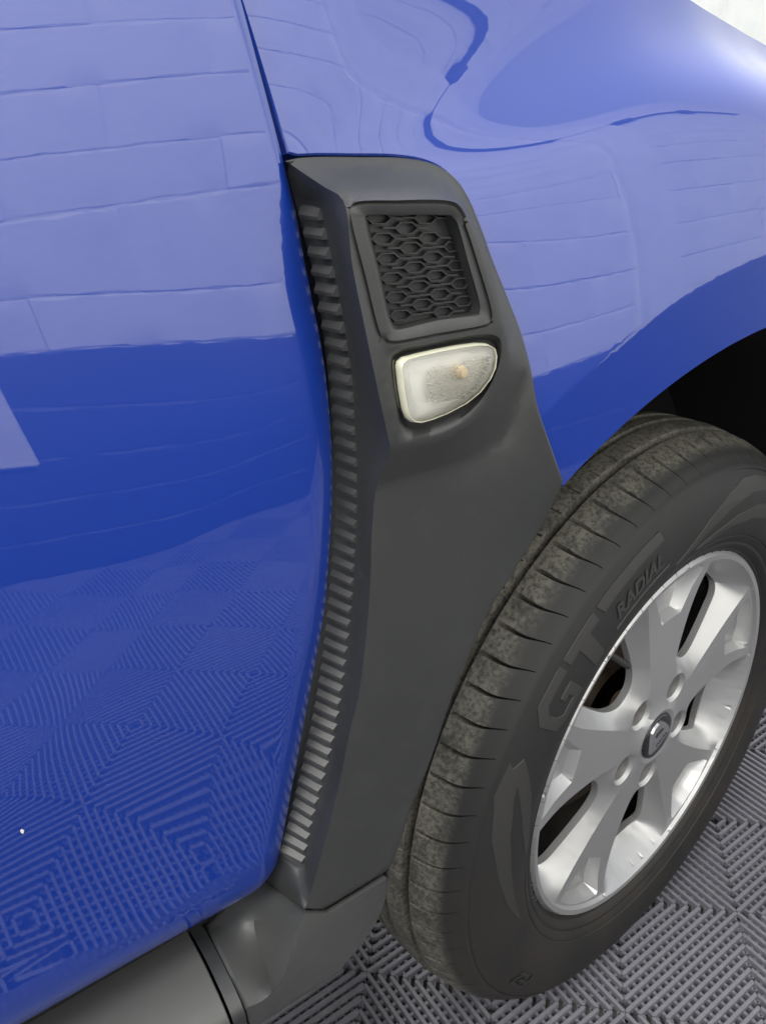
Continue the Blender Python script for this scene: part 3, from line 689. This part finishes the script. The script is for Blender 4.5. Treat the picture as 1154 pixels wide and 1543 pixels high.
# prism plate: little square pyramids behind the lens
pr = np.array(R('prism', .002, False, True)); pp = pr[:, [0, 2]]; yb = -.0585
v, f = [], []
st = .00185
ux = np.array((1, -.06)); uz_ = np.array((.12, -1))
for i in range(-2, 32):
    for j in range(-3, 16):
        o = np.array((-.3600, .8265)) + ux * st * i + uz_ * st * j
        q = [o, o + ux * st, o + ux * st + uz_ * st, o + uz_ * st]; m_ = (q[0] + q[2]) / 2
        if not inside(m_[None], pp)[0]: continue
        k = len(v)
        for a in q: v.append((a[0], yb + .0004, a[1]))
        for a in q: b = m_ + (a - m_) * .35; v.append((b[0], yb - .0011, b[1]))
        f += [(k + 4, k + 7, k + 6, k + 5)] + [(k + a, k + 4 + a, k + 4 + (a + 1) % 4, k + (a + 1) % 4) for a in range(4)]
pz = meshobj('prism_grid', v, orient(v, f), M['prism'], lamp, smooth=False); tag(pz, kind='stuff')
v, f = lathe([(.0, -.006), (.003, -.0056), (.0046, -.003), (.005, .0), (.0045, .005)], 20)
b_ = meshobj('bulb', [(x * .8 + lc[0] + .008, y + lp[:, 1].mean() + .0020, z * .8 + lc[2] + .001) for x, y, z in v], f, M['amber'], lamp)

# foot piece and sill ------------------------------------------------------
J2 = [(p[0], p[1] - .0030 * sstep(-.4655, -.462, p[0]), p[2] - .0030) for p in J]
bottom = R('foot_bottom', .006)
bottom = [p for p in bottom if p[0] > -.517]
fl = R('foot_left', .004)
ftop = resample([DATA['foot_left'][-1], (-.500, .012, .428), (-.485, .011, .437), (DATA['joint'][0][0], DATA['joint'][0][1], DATA['joint'][0][2] - .003)], .004)
low = (bottom[-1][0], bottom[-1][1], bottom[-1][2])
outl = chain(J2[::-1][::-1], bottom, resample([low, DATA['foot_left'][0]], .005, False), fl, ftop)
outl = outl[::-1]
ridge = [(p[0], p[1] - .0030 * max(0, 1 - k / 5), p[2] - .003 * (k == 0)) for k, p in enumerate(R('foot_ridge', .004))]
foot = sheet('sill_end_trim', M['plastic_foot_lit'], car, outl, [], [(ridge, False), (R('foot_light', .004), False)], sp=.005, basis=SLANT, skirt=.012, bev=.0026, angle=45)
v, f = [], []
sec = [(.035, .418), (.012, .4235), (-.006, .4265), (-.022, .4270), (-.040, .4235), (-.050, .4190), (-.0545, .4140), (-.0548, .409), (-.0535, .400), (-.050, .385), (-.047, .375), (-.035, .362), (.01, .355), (.08, .35)]
def sillbar(name, xa, xb, m_, off=0.0):
    v, f = [], []
    xs_ = [xa, xa + (.0008 if xb > xa else -.0008)] + list(np.linspace(xa, xb, 12)[1:])
    for i, x in enumerate(xs_):
        for y, z in sec:
            sh = .0012 if i == 0 else 0
            v.append((x, y + sh + off, z - sh - off))
    k = len(sec)
    for i in range(len(xs_) - 1):
        for q in range(k - 1): f.append((i * k + q, i * k + q + 1, (i + 1) * k + q + 1, (i + 1) * k + q))
    f.append(tuple(range(k)))
    bm_ = bmesh.new(); vs = [bm_.verts.new(p) for p in v]
    for q in f: bm_.faces.new([vs[i] for i in q])
    return bmobj(name, bm_, m_, car, angle=40)
sillbar('sill_trim', -.5285, -1.3, M['plastic_sill_lit'])
sillbar('sill_clip', -.5172, -.5268, M['plastic'], .0010)
# ---------------------------------------------------------------- wheel
wheel_rot = math.radians(6.5)
v, f = lathe([(.1985, .056), (.192, .080), (.186, .10), (.186, .16)], 96)
wheel = meshobj('wheel', v, f, M['alloy_dirty_shaded'], car); wheel.location = (0, 0, .325); wheel.rotation_euler = (0, 0, wheel_rot)
LOC = (np.array((1., 0, 0)), np.array((0, 0, 1.)), np.array((0, -1., 0)))
def pol(r, a, h): a = math.radians(a); return (r * math.cos(a), -h, r * math.sin(a))
def loc2(r, w, a, h):                       # r along the spoke at angle a, w across it
    a = math.radians(a); return (r * math.cos(a) - w * math.sin(a), -h, r * math.sin(a) + w * math.cos(a))
SP = [89 - 72 * k for k in range(5)]
WIN = [125 - 72 * k for k in range(5)]
outl = [pol(.2195, t, -.0030) for t in np.arange(0, 360, 1.5)]
lines = [([pol(.2165, t, .0012) for t in np.arange(0, 360, 1.5)], True), ([pol(.2115, t, .0002) for t in np.arange(0, 360, 1.5)], True), ([pol(.2095, t, -.0040) for t in np.arange(0, 360, 1.5)], True)]
holes = []
for a in WIN:
    pts = [(.088, 0, -.018), (.0915, .014, -.018), (.104, .0265, -.020), (.128, .0360, -.023), (.155, .0430, -.026), (.176, .0475, -.029), (.187, .0455, -.033), (.1915, .032, -.036), (.193, 0, -.037)]
    full = [(r, -w, h) for r, w, h in pts] + [(r, w, h) for r, w, h in pts[::-1][1:-1]]
    holes.append(resample([loc2(r, w, a, h) for r, w, h in full], .004, True, True))
    # recess for the wheel bolt
    ctr = .0572
    holes.append([(lambda p: p)(loc2(ctr + .0160 * math.cos(q), .0160 * math.sin(q), a, -.0100)) for q in np.linspace(0, 2 * math.pi, 28, endpoint=False)])
    lines.append(([loc2(ctr + .0182 * math.cos(q), .0182 * math.sin(q), a, -.0075) for q in np.linspace(0, 2 * math.pi, 32, endpoint=False)], True))
for a in SP:
    rl = [(.0700, .0215, -.0070), (.085, .0240, -.0082), (.105, .0280, -.0090), (.125, .0330, -.0092), (.145, .0385, -.0090), (.165, .0450, -.0082), (.185, .0530, -.0064), (.2020, .0615, -.0042)]
    for s in (1, -1):
        lines.append((resample([loc2(r, w * s, a, h) for r, w, h in rl], .004), False))
    pk = [(.153, -.0180, -.0088), (.153, .0180, -.0088), (.178, .0320, -.0080), (.2005, .0475, -.0050), (.2065, .024, -.0046), (.2080, 0, -.0044), (.2065, -.024, -.0046), (.2005, -.0475, -.0050), (.178, -.0320, -.0080)]
    lines.append((resample([loc2(r, w, a, h) for r, w, h in pk], .004, False, True), True))
    pf = [(.1575, -.0135, -.0200), (.1575, .0135, -.0200), (.179, .0275, -.0230), (.1970, .0405, -.0235), (.2030, .021, -.0215), (.2045, 0, -.0205), (.2030, -.021, -.0215), (.1970, -.0405, -.0235), (.179, -.0275, -.0230)]
    lines.append((resample([loc2(r, w, a, h) for r, w, h in pf], .004, False, True), True))
holes.append([pol(.0285, t, -.0045) for t in np.arange(0, 360, 8)])
lines.append(([pol(.0335, t, -.0030) for t in np.arange(0, 360, 8)], True))
rim = sheet('rim', M['alloy'], wheel, outl, holes, lines, sp=.0042, basis=LOC, skirt=.012, hole_skirt=.009, bev=.0016, angle=18)
# bolts
bv, bf = lathe([(0.0, .0), (.0035, .0), (.0035, -.0045), (.0062, -.005), (.0082, -.003), (.0088, .004)], 6)
cv_, cf_ = lathe([(.0128, -.030), (.0128, .004), (.0088, .006)], 20)
for a in WIN:
    p = loc2(.0572, 0, a, -.027)
    o = meshobj('wheel_bolt', bv, bf, M['bolt'], wheel, smooth=False); o.location = p
    v, f = lathe([(.0158, -.023), (.0140, .002), (.0, .003)], 24)
    o = meshobj('bolt_seat', v, f, M['seat'], wheel); o.location = loc2(.0572, 0, a, -.037)
# centre cap and its emblem
v, f = lathe([(.0283, .012), (.0283, .0045), (.0272, .0022), (.0255, .0012), (.020, .0005), (.010, .0), (.0, .0)], 64)
cap = meshobj('centre_cap', v, f, M['cap'], wheel, angle=50)
E3 = lambda p, h: (p[0], -h, p[1])
em = [p[:2] for p in DATA['emblem']]
em = [tuple(p) for p in resample([(a, 0, b) for a, b in em], .0015, False, True)]
em = [(p[0], p[2]) for p in em][::-1]
v, f = prism(em, -.001, .0016, E3, .05); meshobj('emblem', v, f, M['chrome'], wheel, smooth=False)
es = [tuple(p[:2]) for p in DATA['emblem_slot']][::-1]
v, f = prism(es, .0012, .0021, E3); meshobj('emblem_slot', v, f, M['cap'], wheel, smooth=False)
def text_mesh(txt, size, shear=0.0, res=2, bold=.02):
    cu = bpy.data.curves.new('t', 'FONT'); cu.body = txt; cu.size = size; cu.shear = shear; cu.resolution_u = res; cu.offset = size * bold; cu.align_x = 'CENTER'; cu.align_y = 'CENTER'
    ob = bpy.data.objects.new('t', cu); COL.objects.link(ob); dg = bpy.context.evaluated_depsgraph_get(); me = bpy.data.meshes.new_from_object(ob.evaluated_get(dg))
    bpy.data.objects.remove(ob)
    bm_ = bmesh.new(); bm_.from_mesh(me); bpy.data.meshes.remove(me)
    return bm_
a0 = np.array((-.0165, -.0118)); a1 = np.array((.0170, .0030)); ctr = np.array((.0012, -.0021)); dr = (a1 - a0) / np.linalg.norm(a1 - a0); up = np.array((-dr[1], dr[0]))
bm_ = text_mesh('DACIA', .0062)
for w_ in bm_.verts:
    q = ctr + dr * w_.co.x * 1.15 + up * w_.co.y; w_.co = (q[0], -.0019, q[1])
bmobj('emblem_lettering', bm_, M['cap'], wheel, smooth=False)
# valve, disc, hub
bm_ = bmesh.new()
def tube(bm_, p, q, r0, r1, n=16):
    p = VEC(p); q = VEC(q); d = (q - p).normalized(); s = d.orthogonal().normalized(); t = d.cross(s); r_ = []
    for c_, r in ((p, r0), (q, r1), (q + d * r1 * .4, r1 * .6)):
        r_.append([bm_.verts.new(c_ + (s * math.cos(2 * math.pi * i / n) + t * math.sin(2 * math.pi * i / n)) * r) for i in range(n)])
    for a, b in ((0, 1), (1, 2)):
        for i in range(n): bm_.faces.new((r_[a][i], r_[a][(i + 1) % n], r_[b][(i + 1) % n], r_[b][i]))
    bm_.faces.new(r_[2])
(vx, vz), (ux_, uz2) = DATA['valve']
tube(bm_, (ux_ * 1.10, .055, uz2 * 1.10), (vx * 1.02, .026, vz * 1.02 ), .0046, .0040)
bmobj('valve', bm_, M['rubber_plain'], wheel)
v, f = lathe([(.06, .060), (.065, .075), (.070, .078), (.138, .078), (.140, .080), (.140, .1), (.06, .1)], 72)
meshobj('brake_disc', v, f, M['rust'], wheel)
v, f = lathe([(.0, .115), (.187, .116)], 48)
meshobj('back_plate', v, f, M['black'], wheel)  # black disc standing in for the shade behind the brake

# tyre: sections turned round the axle, sipes cut into the shoulder and the tread
prof = [(.2165, .012), (.2185, .0050), (.2215, .0008), (.2235, .0008), (.2262, -.0030), (.2300, -.0052), (.2330, -.0050), (.238, -.0085), (.2405, -.0094), (.2410, -.0089), (.2418, -.0089), (.2424, -.0101), (.247, -.0118), (.258, -.0138), (.270, -.0142), (.283, -.0130), (.295, -.0100), (.304, -.0064),
        (.3105, -.0024), (.3112, -.0036), (.3150, -.0012), (.3160, .0006), (.3205, .0042), (.3250, .0092), (.3292, .0150), (.3330, .0222), (.3358, .0290), (.3376, .0345), (.3388, .0410), (.3390, .0425), (.3355, .0433), (.3310, .0444), (.3310, .0492), (.3360, .0504), (.3404, .0512),
        (.3414, .0540), (.3424, .0590), (.3430, .0660), (.3430, .0705), (.3400, .0712), (.3350, .0722), (.3350, .0765), (.3400, .0775), (.3430, .0782), (.3434, .0850)]
mid = .0850
prof += [(r, 2 * mid - a) for r, a in prof[::-1][1:]]
NS, SUB = 76, 6
offs = [0, .065, .125, .190, .42, .70]        # within one pitch: rib, sipe wall, sipe floor, sipe wall, rib, rib
m = len(prof); v = []
def slant(a):                                 # sipes sweep back towards the shoulder
    return -.26 * max(0, min(1.0, (.0200 - a) / .0185)) ** 1.4
for i in range(NS):
    for sidx in range(SUB):
        for k, (r, a) in enumerate(prof):
            am = a if a <= mid else 2 * mid - a
            ph = offs[sidx]
            ww = .35 + .95 * max(0, min(1, (am - .006) / .024)) if a < .050 else .6
            t = (i + (ph if sidx > 3 else .12 + (ph - .12) * ww if sidx else 0) + slant(am)) / NS * 2 * math.pi
            rr = r
            sip = sidx == 2
            if sip and .0030 < a < .0350: rr = r - min(.0070, .0020 + (am - .003) * .45)
            if sip and .0515 < a < .066: rr = r - .0045
            if sip and a > .105 and a < .14: rr = r - .004
            v.append((rr * math.cos(t), a, rr * math.sin(t)))
f = []
NT = NS * SUB
for i in range(NT):
    j = (i + 1) % NT
    for k in range(m - 1): f.append((i * m + k, i * m + k + 1, j * m + k + 1, j * m + k))
v2 = []
for x, y, z in v:
    if z < -.3235:
        dz = -.3235 - z; z = -.3235 - dz * .03
        y = y - dz * .35 if y < mid else y + dz * .35
    v2.append((x, y, z))
tyre = meshobj('tyre', v2, f, M['rubber'], wheel, angle=32)
def side_h(r):                                # how far the sidewall stands out at radius r
    P = sorted([(q[0], -q[1]) for q in prof[4:20] if q[0] < .312])
    return float(np.interp(r, [p[0] for p in P], [p[1] for p in P]))
def on_wall(x, y, r0, a0, flip=1, lift=.0006):
    """text space: x along the arc (clockwise reading), y outwards"""
    r = r0 + y * flip; t = math.radians(a0) - x * flip / r0
    return (r * math.cos(t), -(side_h(r) + lift), r * math.sin(t))
def wrap_text(txt, size, r0, a0, mat, sx=1.0, shear=0., lift=.0011, sub=2):
    bm_ = text_mesh(txt, size, shear, 3, .035)
    for _ in range(sub):
        lg = [e for e in bm_.edges if e.calc_length() > .006]
        if lg: bmesh.ops.subdivide_edges(bm_, edges=lg, cuts=1)
    bmesh.ops.triangulate(bm_, faces=bm_.faces)
    for w_ in bm_.verts:
        w_.co = on_wall(w_.co.x * sx, w_.co.y, r0, a0, 1, lift)
    return bmobj('tyre_lettering', bm_, mat, wheel, smooth=False)
def wall_poly(pts, mat, lift=.0006, name='tyre_marking'):
    """flat raised shape on the sidewall from polar outline (r, degrees), thick enough to catch light"""
    P = resample([(p[0] * math.cos(math.radians(p[1])), 0, p[0] * math.sin(math.radians(p[1]))) for p in pts], .004, False, True)
    L3 = []
    for p in P:
        r = math.hypot(p[0], p[2]); L3.append((p[0], -(side_h(r) + lift), p[2]))
    ar = sum(L3[i][0] * L3[(i + 1) % len(L3)][2] - L3[(i + 1) % len(L3)][0] * L3[i][2] for i in range(len(L3)))
    if ar < 0: L3 = L3[::-1]
    o = sheet(name, mat, wheel, L3, [], [], sp=.005, basis=LOC, skirt=.0022, bev=.0006,
              fn=lambda u, w_: -(side_h(math.hypot(u, w_)) + lift))
    return o
def arc(r, a, b, n=10): return [(r, a + (b - a) * k / n) for k in range(n + 1)]
LT = M['rubber_plain']
# big letters, built as bands
def band(points): wall_poly(points, LT, .0011, 'tyre_lettering')
band(arc(.3015, 141.5, 134.2) + arc(.2930, 134.2, 140.6) + [(.2870, 142.0), (.276, 142.0)] + arc(.2680, 140.9, 137.2) + [(.2765, 137.2), (.2765, 138.6)] + [(.2835, 138.6), (.2835, 135.2)] + arc(.2600, 135.2, 141.5) + [(.268, 144.2), (.292, 144.2)])
band(arc(.3015, 133.0, 124.2) + arc(.2925, 124.2, 127.0, 4) + [(.2600, 127.0)] + [(.2600, 130.2)] + [(.2925, 130.2), (.2925, 133.0)])
band(arc(.3020, 123.0, 105.0, 14) + arc(.2920, 104.6, 122.4, 14))
wrap_text('RADIAL', .0200, .2760, 113.6, LT, 1.05, .25)
band(arc(.2630, 122.2, 104.0, 14) + arc(.2610, 104.0, 122.2, 14))
wrap_text('FE2', .0230, .2880, -146, LT, 1.1, .25)
# swept blades either side of the lettering
wall_poly([(.305, 151), (.3075, 157), (.299, 165), (.285, 174), (.272, -177), (.259, -169), (.256, -168), (.2620, -177), (.2700, 174), (.2800, 165), (.2880, 158), (.2900, 154)], LT)
wall_poly([(.300, 152), (.286, 156), (.272, 161), (.262, 166), (.252, 171), (.246, 174), (.247, 170), (.256, 163), (.266, 157.5), (.282, 152.6), (.293, 150)], LT)
wall_poly([(.306, 70), (.303, 76), (.292, 82), (.276, 89), (.262, 95), (.252, 101), (.250, 99), (.262, 90), (.276, 81), (.288, 72), (.296, 62), (.3015, 55), (.306, 62)], LT)
wall_poly([(.284, 58), (.276, 68), (.266, 77), (.256, 86), (.249, 93), (.247, 91), (.255, 79), (.262, 68), (.270, 56)], LT)
# mould vents: fine rubber hairs over the rim edge and shoulder
rnd = random.Random(5)
hv, hf = [], []
for k in range(22):
    a = 92 + k * 5.1 + rnd.uniform(-1, 1); r = rnd.uniform(.224, .232)
    p0 = np.array(pol(r, a, side_h(max(r, .227)) - .0002)); d_ = np.array(pol(1, a + rnd.uniform(-20, 20), 0)) * -rnd.uniform(.004, .009) + np.array((0, -.003, 0)); p1 = p0 + d_
    t_ = np.array(pol(.00035, a + 90, 0)); kk = len(hv)
    hv += [tuple(p0 - t_), tuple(p0 + t_), tuple(p1), tuple(p0 + np.array((0, -.0006, 0)))]
    hf += [(kk, kk + 1, kk + 2), (kk, kk + 2, kk + 3), (kk + 1, kk + 3, kk + 2)]
hm = meshobj('rubber_hairs', hv, hf, M['rubber_plain'], wheel, smooth=False); tag(hm, kind='stuff')
